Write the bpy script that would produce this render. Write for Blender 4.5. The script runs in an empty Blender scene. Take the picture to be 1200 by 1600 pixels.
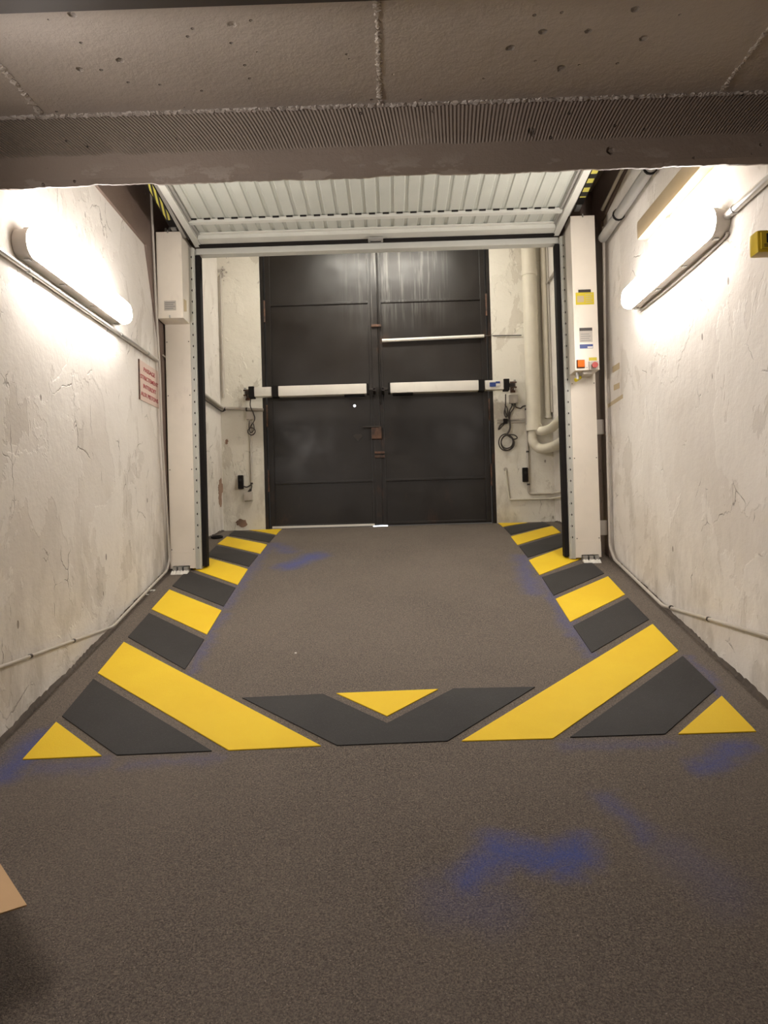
import bpy, bmesh, math, random
from mathutils import Vector, Matrix
random.seed(7)
scene = bpy.context.scene
COL = scene.collection
PI = math.pi
F = 1150.0          # focal length in pixels of the 1200x1600 frame
EYE = 1.5

# ---------------------------------------------------------------- camera basis
def cam_basis(vp=(612, 818), tilt=.028):
    d = Vector((vp[0]-600, -(vp[1]-800), -F)).normalized()
    u = Vector((-tilt, 1, 0)); u.z = -(u.x*d.x+u.y*d.y)/d.z; u.normalize()
    return d.cross(u), d, u
BX, BD, BU = cam_basis()
def ray(px, py):
    c = Vector((px-600, -(py-800), -F))
    return Vector((c.dot(BX), c.dot(BD), c.dot(BU)))
O = Vector((0, 0, EYE))
def onX(px, py, x): r = ray(px, py); return O + r*(x/r.x)
def onY(px, py, y): r = ray(px, py); return O + r*(y/r.y)
PROF = [(-3.2, 0), (.5, 0), (5.5, EYE-.289), (5.9, EYE-.205), (6.3, EYE-.14), (6.7, EYE-.088), (7.0, EYE-.052), (7.3, EYE-.026), (7.7, EYE-.026)]
def fz(y):
    for (a, za), (b, zb) in zip(PROF, PROF[1:]):
        if y <= b: return za+(zb-za)*(y-a)/(b-a)
    return PROF[-1][1]
def onF(px, py, ymax=7.28):
    r = ray(px, py); lo, hi = .6, ymax
    g = lambda y: EYE + r.z*y/r.y - fz(y)
    if g(hi) > 0: y = hi
    else:
        for _ in range(50):
            m = (lo+hi)/2
            if g(m) > 0: lo = m
            else: hi = m
        y = lo
    return Vector((r.x*y/r.y, y, fz(y)))

# ---------------------------------------------------------------- materials
def mat(name, col=(.5, .5, .5), rough=.6, metal=0., spec=.5):
    m = bpy.data.materials.new(name); m.use_nodes = True
    b = m.node_tree.nodes['Principled BSDF']
    b.inputs['Base Color'].default_value = (*col, 1)
    b.inputs['Roughness'].default_value = rough
    b.inputs['Metallic'].default_value = metal
    b.inputs['Specular IOR Level'].default_value = spec
    return m
class NT:
    def __init__(s, m):
        s.m = m; s.t = m.node_tree; s.b = s.t.nodes['Principled BSDF']
        s.geo = s.t.nodes.new('ShaderNodeNewGeometry').outputs['Position']
    def n(s, typ, **kw):
        n = s.t.nodes.new(typ)
        for k, v in kw.items():
            if hasattr(n, k): setattr(n, k, v)
            else: n.inputs[k.replace('_', ' ')].default_value = v
        return n
    def l(s, a, b): s.t.links.new(a, b)
    def setin(s, inp, v):
        if isinstance(v, (int, float)): inp.default_value = v
        elif isinstance(v, tuple): inp.default_value = v if len(v) == 4 or inp.type == 'VECTOR' else (*v, 1)
        else: s.l(v, inp)
    def math(s, op, a, b=0., c=None, clamp=False):
        n = s.n('ShaderNodeMath', operation=op, use_clamp=clamp)
        s.setin(n.inputs[0], a); s.setin(n.inputs[1], b)
        if c is not None: s.setin(n.inputs[2], c)
        return n.outputs[0]
    def mapping(s, scale=(1, 1, 1), rot=(0, 0, 0), loc=(0, 0, 0), src=None):
        n = s.n('ShaderNodeMapping'); s.l(src or s.geo, n.inputs['Vector'])
        n.inputs['Scale'].default_value = scale; n.inputs['Rotation'].default_value = rot; n.inputs['Location'].default_value = loc
        return n.outputs[0]
    def noise(s, scale, detail=3, rough=.5, vec=None, dist=0.):
        n = s.n('ShaderNodeTexNoise'); s.l(vec or s.geo, n.inputs['Vector'])
        n.inputs['Scale'].default_value = scale; n.inputs['Detail'].default_value = detail
        n.inputs['Roughness'].default_value = rough; n.inputs['Distortion'].default_value = dist
        return n.outputs[0]
    def ramp(s, v, a, b, lo=0., hi=1.):
        n = s.n('ShaderNodeMapRange', clamp=True); s.l(v, n.inputs['Value'])
        n.inputs['From Min'].default_value = a; n.inputs['From Max'].default_value = b
        n.inputs['To Min'].default_value = lo; n.inputs['To Max'].default_value = hi
        return n.outputs['Result']
    def mix(s, f, a, b, mode='MIX'):
        n = s.n('ShaderNodeMix', data_type='RGBA', blend_type=mode)
        s.setin(n.inputs[0], f); s.setin(n.inputs[6], a); s.setin(n.inputs[7], b)
        return n.outputs[2]
    def bump(s, h, strength=.3, dist=.01, prev=None):
        n = s.n('ShaderNodeBump'); s.l(h, n.inputs['Height'])
        n.inputs['Strength'].default_value = strength; n.inputs['Distance'].default_value = dist
        if prev: s.l(prev, n.inputs['Normal'])
        return n.outputs[0]
    def color(s, c): s.l(c, s.b.inputs['Base Color'])
    def normal(s, c): s.l(c, s.b.inputs['Normal'])
    def sep(s, src=None):
        n = s.n('ShaderNodeSeparateXYZ'); s.l(src or s.geo, n.inputs[0]); return n.outputs

def plaster(name, base, light, dirt):
    m = mat(name, base, .75, spec=.3); t = NT(m)
    big = t.noise(1.1, 4, .55)
    c = t.mix(t.ramp(big, .35, .68), base, light)
    # repainted / peeled patches with a sharp border
    pn = t.noise(1.9, 6, .58, vec=t.mapping((1, 1, .75)), dist=.35)
    patch = t.ramp(pn, .515, .53)
    c = t.mix(t.math('MULTIPLY', patch, .55), c, light)
    pn2 = t.noise(3.3, 6, .62, vec=t.mapping((1, 1, .6), loc=(7, 3, 2)), dist=.5)
    patch2 = t.ramp(pn2, .59, .602)
    c = t.mix(t.math('MULTIPLY', patch2, .3), c, dirt)
    # damp stains near the ground, with a ragged outline
    x, y, z = t.sep()
    fl = t.math('MULTIPLY_ADD', y, .242, -.12)
    fl = t.math('MINIMUM', fl, 1.47)
    hgt = t.math('SUBTRACT', z, fl)
    dn = t.noise(4., 5, .65, vec=t.mapping((1, 1, .45)))
    damp = t.math('MULTIPLY', t.ramp(hgt, 1.0, 0.), t.ramp(dn, .48, .62))
    c = t.mix(t.math('MULTIPLY', damp, .5), c, tuple(d*.8 for d in dirt))
    fine = t.noise(38, 4, .7)
    c = t.mix(t.math('MULTIPLY', t.ramp(fine, .6, .78), .3), c, dirt)
    # cracks
    vo = t.n('ShaderNodeTexVoronoi', feature='DISTANCE_TO_EDGE'); 
    nz = t.n('ShaderNodeTexNoise'); t.l(t.geo, nz.inputs['Vector']); nz.inputs['Scale'].default_value = 5; nz.inputs['Detail'].default_value = 5
    add = t.n('ShaderNodeMix', data_type='VECTOR'); add.inputs[0].default_value = .13
    t.l(t.geo, add.inputs[4]); t.l(nz.outputs['Color'], add.inputs[5])
    t.l(t.mapping((1, 1, .55), src=add.outputs[1]), vo.inputs['Vector']); vo.inputs['Scale'].default_value = 5.0
    crack = t.ramp(vo.outputs[0], .012, .0)
    mask = t.ramp(t.noise(2.6, 4, .65, vec=t.mapping(loc=(3, 9, 1))), .54, .64)
    crack = t.math('MULTIPLY', crack, mask)
    c = t.mix(t.math('MULTIPLY', crack, .75), c, (.13, .10, .075))
    # pock marks
    v2 = t.n('ShaderNodeTexVoronoi'); t.l(t.mapping((1, 1, .5)), v2.inputs['Vector']); v2.inputs['Scale'].default_value = 7
    pock = t.math('MULTIPLY', t.ramp(v2.outputs['Distance'], .075, .05), t.ramp(t.noise(3.1, 2), .48, .54))
    c = t.mix(t.math('MULTIPLY', pock, .7), c, (.16, .12, .09))
    t.color(c)
    nrm = t.bump(t.math('ADD', t.math('MULTIPLY', patch, .5), t.math('MULTIPLY', patch2, -.4)), .6, .006)
    nrm = t.bump(t.noise(5, 6, .6), .28, .03, nrm)
    nrm = t.bump(t.noise(60, 3, .6), .25, .003, nrm)
    nrm = t.bump(t.math('MULTIPLY', t.math('ADD', crack, pock), -1), .8, .006, nrm)
    t.normal(nrm)
    return m
M = {}
M['plaster'] = plaster('plaster', (.68, .635, .58), (.79, .755, .705), (.46, .41, .345))
M['plaster_back'] = plaster('plaster_back', (.68, .65, .57), (.79, .76, .68), (.38, .32, .24))

def concrete(name, c1, c2, comb=False):
    m = mat(name, c1, .55, spec=.4); t = NT(m)
    c = t.mix(t.ramp(t.noise(1.6, 4, .6), .3, .7), c1, c2)
    v = t.n('ShaderNodeTexVoronoi'); t.l(t.geo, v.inputs['Vector']); v.inputs['Scale'].default_value = 5.5
    dist = t.math('ADD', v.outputs['Distance'], t.math('MULTIPLY', t.noise(70, 3), .06))
    pit = t.math('MULTIPLY', t.ramp(dist, .125, .08), t.ramp(t.noise(1.9, 1, vec=t.mapping(loc=(5, 2, 8))), .40, .44))
    v2 = t.n('ShaderNodeTexVoronoi'); t.l(t.geo, v2.inputs['Vector']); v2.inputs['Scale'].default_value = 14
    pit2 = t.math('MULTIPLY', t.ramp(v2.outputs['Distance'], .10, .06), t.ramp(t.noise(3.3, 1), .54, .56))
    pits = t.math('MAXIMUM', pit, pit2)
    c = t.mix(t.math('MULTIPLY', pits, .5), c, (.07, .05, .04))
    nrm = t.bump(t.noise(11, 7, .68), .42, .014)
    nrm = t.bump(t.noise(130, 3, .6), .3, .003, nrm)
    nrm = t.bump(t.math('MULTIPLY', pits, -1), 1., .015, nrm)
    if comb:
        x, y, z = t.sep()
        nx = t.math('MULTIPLY_ADD', t.noise(1.1, 1), .10, x)
        slant = t.math('MULTIPLY', t.math('MULTIPLY', z, t.math('ADD', t.math('MULTIPLY', x, -1.), .25)), 330.)
        zc_ = t.math('SUBTRACT', z, EYE+1.65)
        slant = t.math('MULTIPLY', t.math('MULTIPLY', zc_, t.math('SUBTRACT', .25, x)), 330.)
        sn = t.math('SINE', t.math('ADD', t.math('MULTIPLY', nx, 430.), slant))
        band = t.math('MULTIPLY', t.ramp(t.math('ADD', z, t.math('MULTIPLY', t.noise(9, 3), .02)), EYE+1.575, EYE+1.585), t.ramp(t.noise(2.4, 3, vec=t.mapping(loc=(1, 1, 4))), .30, .40, .25, 1.))
        nrm = t.bump(t.math('MULTIPLY', sn, band), 1., .0022, nrm)
        # pale scuffs low on the beam where paint is knocked off
        sc = t.ramp(t.noise(6, 6, .65, vec=t.mapping((.8, 1, 2.2), loc=(2, 0, 1))), .55, .58)
        low = t.ramp(z, EYE+1.54, EYE+1.47)
        sc = t.math('MULTIPLY', sc, low)
        c = t.mix(t.math('MULTIPLY', sc, .6), c, (.38, .33, .28))
        nrm = t.bump(sc, -.7, .01, nrm)
    t.color(c); t.normal(nrm)
    return m
M['concrete'] = concrete('brown_painted_concrete', (.47, .42, .375), (.53, .475, .425))
M['beam'] = concrete('brown_painted_beam', (.235, .19, .155), (.275, .222, .182), True)
M['brown'] = concrete('brown_wall_paint', (.15, .105, .085), (.19, .14, .115))

def floor_mat():
    m = mat('grit_floor', (.1, .09, .08), .8, spec=.35); t = NT(m)
    g = t.noise(165, 3, .85)
    g2 = t.noise(48, 3, .7, vec=t.mapping(loc=(2, 5, 1)))
    c = t.mix(t.ramp(g, .38, .66), (.030, .025, .022), (.262, .211, .168))
    c = t.mix(t.math('MULTIPLY', t.ramp(g2, .35, .7), .45), c, (.105, .09, .078))
    c = t.mix(t.math('MULTIPLY', t.ramp(t.noise(.9, 4, .6), .35, .7), .35), c, (.20, .165, .135))
    spark = t.ramp(t.noise(240, 1, .5, vec=t.mapping(loc=(3, 3, 3))), .70, .76)
    c = t.mix(t.math('MULTIPLY', spark, .7), c, (.48, .42, .36))
    x, y, z = t.sep()
    # blue chalky overspray: soft capsules in floor coordinates
    tot = None
    nzx = t.math('MULTIPLY', t.math('SUBTRACT', t.noise(7, 4, .65), .5), .16)
    nzy = t.math('MULTIPLY', t.math('SUBTRACT', t.noise(7, 4, .65, vec=t.mapping(loc=(4, 4, 4))), .5), .16)
    wx = t.math('ADD', x, nzx); wy = t.math('ADD', y, nzy)
    SPR = [((735, 1375), (775, 1328), .07, .8), ((775, 1325), (850, 1340), .07, .9), ((850, 1345), (905, 1330), .075, 1.0), ((905, 1320), (885, 1365), .045, .9),
           ((1160, 1165), (1090, 1200), .05, .75), ((950, 1245), (1010, 1310), .05, .45), ((1060, 1330), (1130, 1390), .1, .2), ((690, 1400), (760, 1420), .1, .22),
           ((0, 1215), (70, 1150), .07, .75), ((450, 885), (495, 868), .10, .85), ((430, 850), (450, 862), .08, .5),
           ((300, 1050), (350, 960), .035, .45), ((352, 950), (420, 855), .05, .4), ((835, 925), (812, 870), .07, .5), ((925, 1025), (872, 940), .04, .45), ((895, 990), (850, 905), .05, .5),
           ((1075, 1025), (1130, 1085), .03, .5), ((200, 1195), (340, 1185), .04, .3), ((1050, 1160), (880, 1165), .04, .3), ((60, 1200), (150, 1195), .05, .35)]
    for a, b, r, s in SPR:
        A = onF(*a); B = onF(*b); dx, dy = B.x-A.x, B.y-A.y; L2 = dx*dx+dy*dy
        ax = t.math('SUBTRACT', wx, A.x); ay = t.math('SUBTRACT', wy, A.y)
        h = t.math('DIVIDE', t.math('ADD', t.math('MULTIPLY', ax, dx), t.math('MULTIPLY', ay, dy)), L2, clamp=True)
        ex = t.math('SUBTRACT', ax, t.math('MULTIPLY', h, dx)); ey = t.math('SUBTRACT', ay, t.math('MULTIPLY', h, dy))
        d = t.math('SQRT', t.math('ADD', t.math('MULTIPLY', ex, ex), t.math('MULTIPLY', ey, ey)))
        v = t.n('ShaderNodeMapRange', clamp=True, interpolation_type='SMOOTHSTEP'); t.l(d, v.inputs['Value'])
        v.inputs['From Min'].default_value = r*1.7; v.inputs['From Max'].default_value = -.02
        v.inputs['To Min'].default_value = 0; v.inputs['To Max'].default_value = s
        tot = v.outputs['Result'] if tot is None else t.math('MAXIMUM', tot, v.outputs['Result'])
    spk = t.ramp(t.noise(170, 2, .6, vec=t.mapping(loc=(9, 1, 1))), .25, .7, .45, 1.)
    c = t.mix(t.math('MULTIPLY', tot, t.math('MULTIPLY', spk, .95)), c, (.04, .075, .30))
    t.color(c)
    nrm = t.bump(g, .8, .004)
    nrm = t.bump(t.noise(220, 2, .6), .4, .002, nrm)
    t.normal(nrm)
    return m
M['floor'] = floor_mat()
def paint(name, c1, c2, rough, grain):
    m = mat(name, c1, rough, spec=.4); t = NT(m)
    c = t.mix(t.ramp(t.noise(2.5, 4, .6), .35, .7), c1, c2)
    g = t.noise(190, 2, .7)
    c = t.mix(t.math('MULTIPLY', t.ramp(g, .58, .8), grain), c, (.22, .20, .18))
    t.color(c); t.normal(t.bump(g, .5, .0025)); return m
M['yellow'] = paint('yellow_floor_paint', (.80, .53, .012), (.84, .585, .018), .65, .04)
M['black'] = paint('black_floor_paint', (.022, .020, .020), (.032, .030, .029), .7, .22)
def metal_paint(name, c, rough=.4, var=.06, metal=0., dirt=(.35, .30, .24), amt=.25):
    m = mat(name, c, rough, metal); t = NT(m)
    a = t.noise(3, 4, .6)
    cc = t.mix(t.ramp(a, .3, .7), tuple(x*(1-var) for x in c), tuple(min(1, x*(1+var)) for x in c))
    d = t.ramp(t.noise(11, 5, .7, vec=t.mapping((1, 1, .35))), .62, .78)
    cc = t.mix(t.math('MULTIPLY', d, amt), cc, dirt)
    t.color(cc); t.normal(t.bump(t.noise(8, 3), .06, .01)); return m
M['cream'] = metal_paint('cream_enamel', (.76, .70, .61))
M['leaf'] = metal_paint('grey_white_sheet', (.42, .43, .385), .45)
M['leafbar'] = metal_paint('white_profile', (.52, .52, .475), .4)
M['alu'] = metal_paint('aluminium', (.62, .60, .57), .32, metal=.7)
M['galv'] = metal_paint('galvanised_steel', (.42, .41, .39), .4, metal=.6)
M['rubber'] = mat('black_rubber', (.009, .007, .0065), .8, spec=.25)
M['dark'] = mat('dark_steel', (.045, .037, .033), .5, .3)
M['darkhole'] = mat('bolt_hole', (.01, .009, .008), .8)
M['greyplastic'] = metal_paint('grey_plastic', (.47, .43, .38), .5)
M['whiteplastic'] = metal_paint('white_plastic', (.75, .72, .66), .4)
M['pipe'] = metal_paint('painted_pipe', (.64, .60, .50), .55, .1)
M['greypipe'] = metal_paint('grey_conduit', (.46, .42, .37), .45, .1)
M['cable'] = mat('dark_cable', (.05, .04, .034), .6)
M['amber'] = mat('amber_lens', (.72, .15, .004), .55, spec=.2)
M['red'] = mat('red_button', (.42, .03, .02), .35)
M['yellowlab'] = mat('yellow_label', (.60, .48, .015), .5)
M['signpink'] = mat('sign_board', (.66, .52, .45), .6)
M['signred'] = mat('sign_red', (.36, .03, .04), .6)
M['blue'] = mat('blue_label', (.035, .065, .25), .5)
M['cardboard'] = metal_paint('cardboard', (.52, .34, .18), .85)
M['whitebit'] = mat('white_chip', (.8, .78, .72), .7)
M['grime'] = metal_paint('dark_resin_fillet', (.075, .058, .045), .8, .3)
M['brick'] = metal_paint('bare_brick', (.27, .17, .12), .9, .4, dirt=(.5, .45, .38), amt=.6)
M['tan'] = mat('tan_tape', (.50, .40, .25), .7)
M['yellowbox'] = mat('yellow_plastic', (.62, .44, .02), .35)
M['ink'] = mat('grey_ink', (.22, .22, .21), .6)
def door_mat():
    m = mat('dark_door_steel', (.03, .028, .027), .33, .0, .45); t = NT(m)
    x, y, z = t.sep()
    c = t.mix(t.ramp(t.noise(1.7, 5, .6), .3, .7), (.013, .0105, .009), (.022, .018, .0155))
    # pale streaks at the door's top centre, with a lamp reflection painted in
    st = t.noise(30, 4, .65, vec=t.mapping((1, 1, .045)), dist=.15)
    near = t.math('MULTIPLY', t.ramp(z, EYE+1.9, EYE+2.6), t.ramp(t.math('ABSOLUTE', t.math('SUBTRACT', x, .12)), .62, .2))
    streak_sheen = t.math('MULTIPLY', t.ramp(st, .50, .64), near)
    c = t.mix(t.math('MULTIPLY', streak_sheen, .5), c, (.30, .29, .27))
    # rust
    ru = t.ramp(t.noise(4.5, 6, .65, vec=t.mapping((1, 1, .5))), .58, .72)
    lowx = t.math('MAXIMUM', t.ramp(z, EYE+.45, EYE+.0), t.math('MAXIMUM', t.ramp(t.math('ABSOLUTE', t.math('SUBTRACT', x, -.08)), .14, .03), t.ramp(x, .90, 1.0)))
    c = t.mix(t.math('MULTIPLY', t.math('MULTIPLY', ru, lowx), .7), c, (.10, .045, .025))
    # few scratches
    w = t.ramp(t.noise(9, 6, .7, vec=t.mapping((3, 1, 1), rot=(0, .6, 0))), .74, .80)
    c = t.mix(t.math('MULTIPLY', w, .4), c, (.2, .18, .16))
    t.color(c)
    t.l(t.ramp(t.noise(3, 5, .6), .3, .7, .28, .5), t.b.inputs['Roughness'])
    t.normal(t.bump(t.noise(2.2, 3), .25, .03)); return m
M['door'] = door_mat()
def rust_mat():
    m = mat('rusty_iron', (.07, .04, .03), .7, .2); t = NT(m)
    t.color(t.mix(t.ramp(t.noise(16, 5, .7), .35, .65), (.035, .025, .022), (.15, .075, .045))); return m
M['rust'] = rust_mat()
def hazard_mat(name, yscale, slant):
    m = mat(name, (.7, .6, .05), .5); t = NT(m)
    x, y, z = t.sep()
    v = t.math('FRACT', t.math('ADD', t.math('MULTIPLY', y, yscale), t.math('MULTIPLY', x, slant)))
    t.color(t.mix(t.math('GREATER_THAN', v, .5), (.02, .018, .015), (.68, .62, .12))); return m
M['hazardL'] = hazard_mat('hazard_stripes_slanted', 7., 38.)
M['hazardR'] = hazard_mat('hazard_stripes_square', 9., 0.)
def emis(name, col, s):
    m = mat(name, col, .4); b = m.node_tree.nodes['Principled BSDF']
    b.inputs['Emission Color'].default_value = (*col, 1); b.inputs['Emission Strength'].default_value = s; return m
M['lampR'] = emis('lit_diffuser', (1, .93, .87), 13.5)
M['lampB'] = emis('lit_diffuser_back', (1, .955, .85), 13.5)
M['lampN'] = emis('lit_diffuser_near', (1, .925, .87), 13)
M['gap_glint'] = emis('daylight_and_glint', (.85, .92, 1), 2.)  # daylight under the doors, shared with the painted glint on the left leaf
def yellowed():
    m = mat('yellowed_diffuser', (.74, .56, .30), .3); t = NT(m)
    b = t.b; b.inputs['Transmission Weight'].default_value = .0
    b.inputs['Subsurface Weight'].default_value = .0
    t.color(t.mix(t.ramp(t.noise(5, 3), .3, .7), (.40, .29, .15), (.48, .37, .22))); return m
M['oldlens'] = yellowed()

# ---------------------------------------------------------------- object helpers
def setp(o, label=None, cat=None, group=None, kind=None):
    if label: o['label'] = label
    if cat: o['category'] = cat
    if group: o['group'] = group
    if kind: o['kind'] = kind
    return o
def thing(name, loc, label, cat, group=None):
    o = bpy.data.objects.new(name, None); COL.objects.link(o); o.location = loc
    o.empty_display_size = .05
    return setp(o, label, cat, group)
class MB:
    def __init__(s): s.bm = bmesh.new()
    def box(s, a, b, bev=0.):
        lo = [min(a[i], b[i]) for i in range(3)]; hi = [max(a[i], b[i]) for i in range(3)]
        r = bmesh.ops.create_cube(s.bm, size=1)
        for v in r['verts']: v.co = Vector([lo[i]+(v.co[i]+.5)*(hi[i]-lo[i]) for i in range(3)])
        if bev:
            es = {e for v in r['verts'] for e in v.link_edges}
            bmesh.ops.bevel(s.bm, geom=list(es), offset=bev, segments=2, affect='EDGES', profile=.7)
        return s
    def hexa(s, p):   # 8 corners: bottom 4, top 4
        v = [s.bm.verts.new(q) for q in p]
        for f in ((0, 3, 2, 1), (4, 5, 6, 7), (0, 1, 5, 4), (1, 2, 6, 5), (2, 3, 7, 6), (3, 0, 4, 7)): s.bm.faces.new([v[i] for i in f])
        return s
    def prism(s, pts, off):   # polygon extruded by vector
        off = Vector(off); a = [s.bm.verts.new(p) for p in pts]; b = [s.bm.verts.new(Vector(p)+off) for p in pts]
        n = len(pts); s.bm.faces.new(a); s.bm.faces.new(b[::-1])
        for i in range(n): s.bm.faces.new([a[i], b[i], b[(i+1) % n], a[(i+1) % n]])
        return s
    def tube(s, path, r, seg=12, closed=False):
        path = [Vector(p) for p in path]; n = len(path); rings = []
        prevn = None
        for i, p in enumerate(path):
            if closed: d = path[(i+1) % n]-path[i-1]
            else: d = path[min(i+1, n-1)]-path[max(i-1, 0)]
            d.normalize()
            if prevn is None:
                ref = Vector((0, 0, 1)) if abs(d.z) < .9 else Vector((1, 0, 0))
                prevn = (ref - d*ref.dot(d)).normalized()
            else: prevn = (prevn - d*prevn.dot(d)).normalized()
            bn = d.cross(prevn)
            rings.append([s.bm.verts.new(p+(prevn*math.cos(2*PI*k/seg)+bn*math.sin(2*PI*k/seg))*r) for k in range(seg)])
        m = n if closed else n-1
        for i in range(m):
            a, b = rings[i], rings[(i+1) % n]
            for k in range(seg): s.bm.faces.new([a[k], a[(k+1) % seg], b[(k+1) % seg], b[k]])
        if not closed: s.bm.faces.new(rings[0][::-1]); s.bm.faces.new(rings[-1])
        return s
    def cyl(s, a, b, r, seg=20): return s.tube([a, b], r, seg)
    def sheet(s, prof, axis_off, th=None):
        return s
    def build(s, name, m, parent=None, smooth=False, kind=None):
        bmesh.ops.recalc_face_normals(s.bm, faces=s.bm.faces)
        me = bpy.data.meshes.new(name); s.bm.to_mesh(me); s.bm.free(); me.materials.append(m)
        if smooth:
            for p in me.polygons: p.use_smooth = True
            try: me.set_sharp_from_angle(angle=math.radians(40))
            except Exception: pass
        o = bpy.data.objects.new(name, me); COL.objects.link(o)
        if parent is not None:
            o.parent = parent; o.matrix_parent_inverse = Matrix.Identity(4)
            base = Vector(parent.location)
            g = parent.parent
            while g is not None: base += Vector(g.location); g = g.parent
            for v in me.vertices: v.co -= base
        if kind: o['kind'] = kind
        return o
def curve(pts, n=8):   # catmull-rom
    pts = [Vector(p) for p in pts]; out = []
    P = [pts[0]*2-pts[1]]+pts+[pts[-1]*2-pts[-2]]
    for i in range(1, len(P)-2):
        for k in range(n):
            t = k/n; a, b, c, d = P[i-1], P[i], P[i+1], P[i+2]
            out.append(.5*((2*b)+(c-a)*t+(2*a-5*b+4*c-d)*t*t+(3*b-a-3*c+d)*t**3))
    out.append(pts[-1]); return out
def rounded(pts, r=.03, n=5):  # polyline with rounded corners
    pts = [Vector(p) for p in pts]; out = [pts[0]]
    for i in range(1, len(pts)-1):
        a, b, c = pts[i-1], pts[i], pts[i+1]
        u = (a-b); v = (c-b); rr = min(r, u.length*.45, v.length*.45)
        A = b+u.normalized()*rr; B = b+v.normalized()*rr
        for k in range(n+1):
            t = k/n; out.append(A*(1-t)**2+b*2*t*(1-t)+B*t*t)
    out.append(pts[-1]); return out
def text_mesh(txt, size, extr=.0006):
    cu = bpy.data.curves.new('letters', 'FONT'); cu.body = txt; cu.size = size; cu.extrude = extr; cu.align_x = 'CENTER'; cu.align_y = 'CENTER'; cu.offset = size*.012
    o = bpy.data.objects.new('t', cu); COL.objects.link(o)
    dg = bpy.context.evaluated_depsgraph_get(); dg.update()
    me = bpy.data.meshes.new_from_object(o.evaluated_get(dg))
    bpy.data.objects.remove(o); bpy.data.curves.remove(cu); return me
def add_text(txt, size, loc, xdir, updir, m, parent, name='lettering', width=None):
    me = text_mesh(txt, size)
    xs = [v.co.x for v in me.vertices]
    k = 1. if not width else width/(max(xs)-min(xs))
    X = Vector(xdir).normalized(); U = Vector(updir).normalized(); N = X.cross(U)
    base = Vector(parent.location); g = parent.parent
    while g is not None: base += Vector(g.location); g = g.parent
    for v in me.vertices: v.co = Vector(loc)+X*v.co.x*k+U*v.co.y+N*v.co.z-base
    me.materials.clear(); me.materials.append(m)
    o = bpy.data.objects.new(name, me); COL.objects.link(o); o.parent = parent; return o

XL, XR, YB = -1.67, 1.62, 7.3
CEIL_F = EYE+1.735; CEIL_T = EYE+2.5; CEIL_B = EYE+2.95; BEAM_B = EYE+1.445; YBF, YBB = 3.03, 3.36

# ---------------------------------------------------------------- setting
b = MB()
for (a, za), (c, zc) in zip(PROF, PROF[1:]):
    b.hexa([(-1.9, a, za-.25), (1.9, a, za-.25), (1.9, c, zc-.25), (-1.9, c, zc-.25), (-1.9, a, za), (1.9, a, za), (1.9, c, zc), (-1.9, c, zc)])
bmesh.ops.remove_doubles(b.bm, verts=b.bm.verts, dist=1e-5)
b.build('floor', M['floor'], kind='structure')
def wall_mesh(x0, x1):  # gently uneven plaster slab
    b = MB(); b.box((x0, 3.05, -.2), (x1, 7.62, CEIL_B+.1)); return b
wall_mesh(XL-.2, XL).build('wall_left', M['plaster'], kind='structure')
wall_mesh(XR, XR+.2).build('wall_right', M['plaster'], kind='structure')
for x0, x1, nm in ((XL-.2, XL, 'wall_left'), (XR, XR+.2, 'wall_right')):
    MB().box((x0, -3.0, -.2), (x1, 3.05, CEIL_B+.1)).build(nm, M['brown'], kind='structure')
MB().box((-1.87, -3.2, -.2), (1.82, -3.0, CEIL_B)).build('wall_front', M['brown'], kind='structure')
DX0, DX1 = -1.255, 1.045; DTOP = EYE+2.86
b = MB(); b.box((XL, YB, 1.2), (DX0, YB+.3, CEIL_B+.1)); b.box((DX1, YB, 1.2), (XR, YB+.3, CEIL_B+.1)); b.box((DX0, YB, DTOP), (DX1, YB+.3, CEIL_B+.1))
b.build('wall_back', M['plaster_back'], kind='structure')
# ceiling: low slabs in front, higher part over the gate, highest over the rear bay
b = MB()
for x0, x1 in ((XL, -1.404), (-1.396, -.004), (.004, 1.396), (1.404, XR)):
    b.box((x0, -3.0, CEIL_F), (x1, YBF+.02, CEIL_F+.12), .004)
b.box((XL, -3.0, CEIL_F+.015), (XR, YBF+.02, CEIL_F+.14))
b.build('ceiling', M['concrete'], kind='structure')
MB().box((XL, YBB, CEIL_T), (XR, 5.7, CEIL_T+.15)).build('ceiling', M['concrete'], kind='structure')
MB().box((XL, 5.7, CEIL_B), (XR, YB+.3, CEIL_B+.1)).build('ceiling', M['plaster_back'], kind='structure')
# mortar squeezed out of the slab seams
def crumble(name, p0, p1, r, n):
    b = MB(); p0 = Vector(p0); p1 = Vector(p1)
    for i in range(n):
        t = (i+random.random())/n; p = p0.lerp(p1, t)
        s = r*random.uniform(.35, 1.15)
        q = bmesh.ops.create_icosphere(b.bm, subdivisions=1, radius=s)
        for v in q['verts']:
            v.co = Vector((v.co.x*random.uniform(.8, 1.6), v.co.y*random.uniform(.8, 1.4), v.co.z*random.uniform(.5, .9)))+p+Vector((random.uniform(-1, 1)*r*.5, random.uniform(-1, 1)*r*.5, 0))
    return b.build(name, M['concrete'], kind='structure')
crumble('trim_1', (0, 1.9, CEIL_F), (0, YBF, CEIL_F), .0095, 190)
crumble('trim_2', (-1.4, 1.9, CEIL_F), (-1.4, YBF, CEIL_F), .012, 150)
crumble('trim_3', (1.4, 1.9, CEIL_F), (1.4, YBF, CEIL_F), .010, 150)
crumble('trim_4', (XL, YBF-.008, CEIL_F-.003), (XR, YBF-.008, CEIL_F-.003), .0125, 620)
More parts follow.
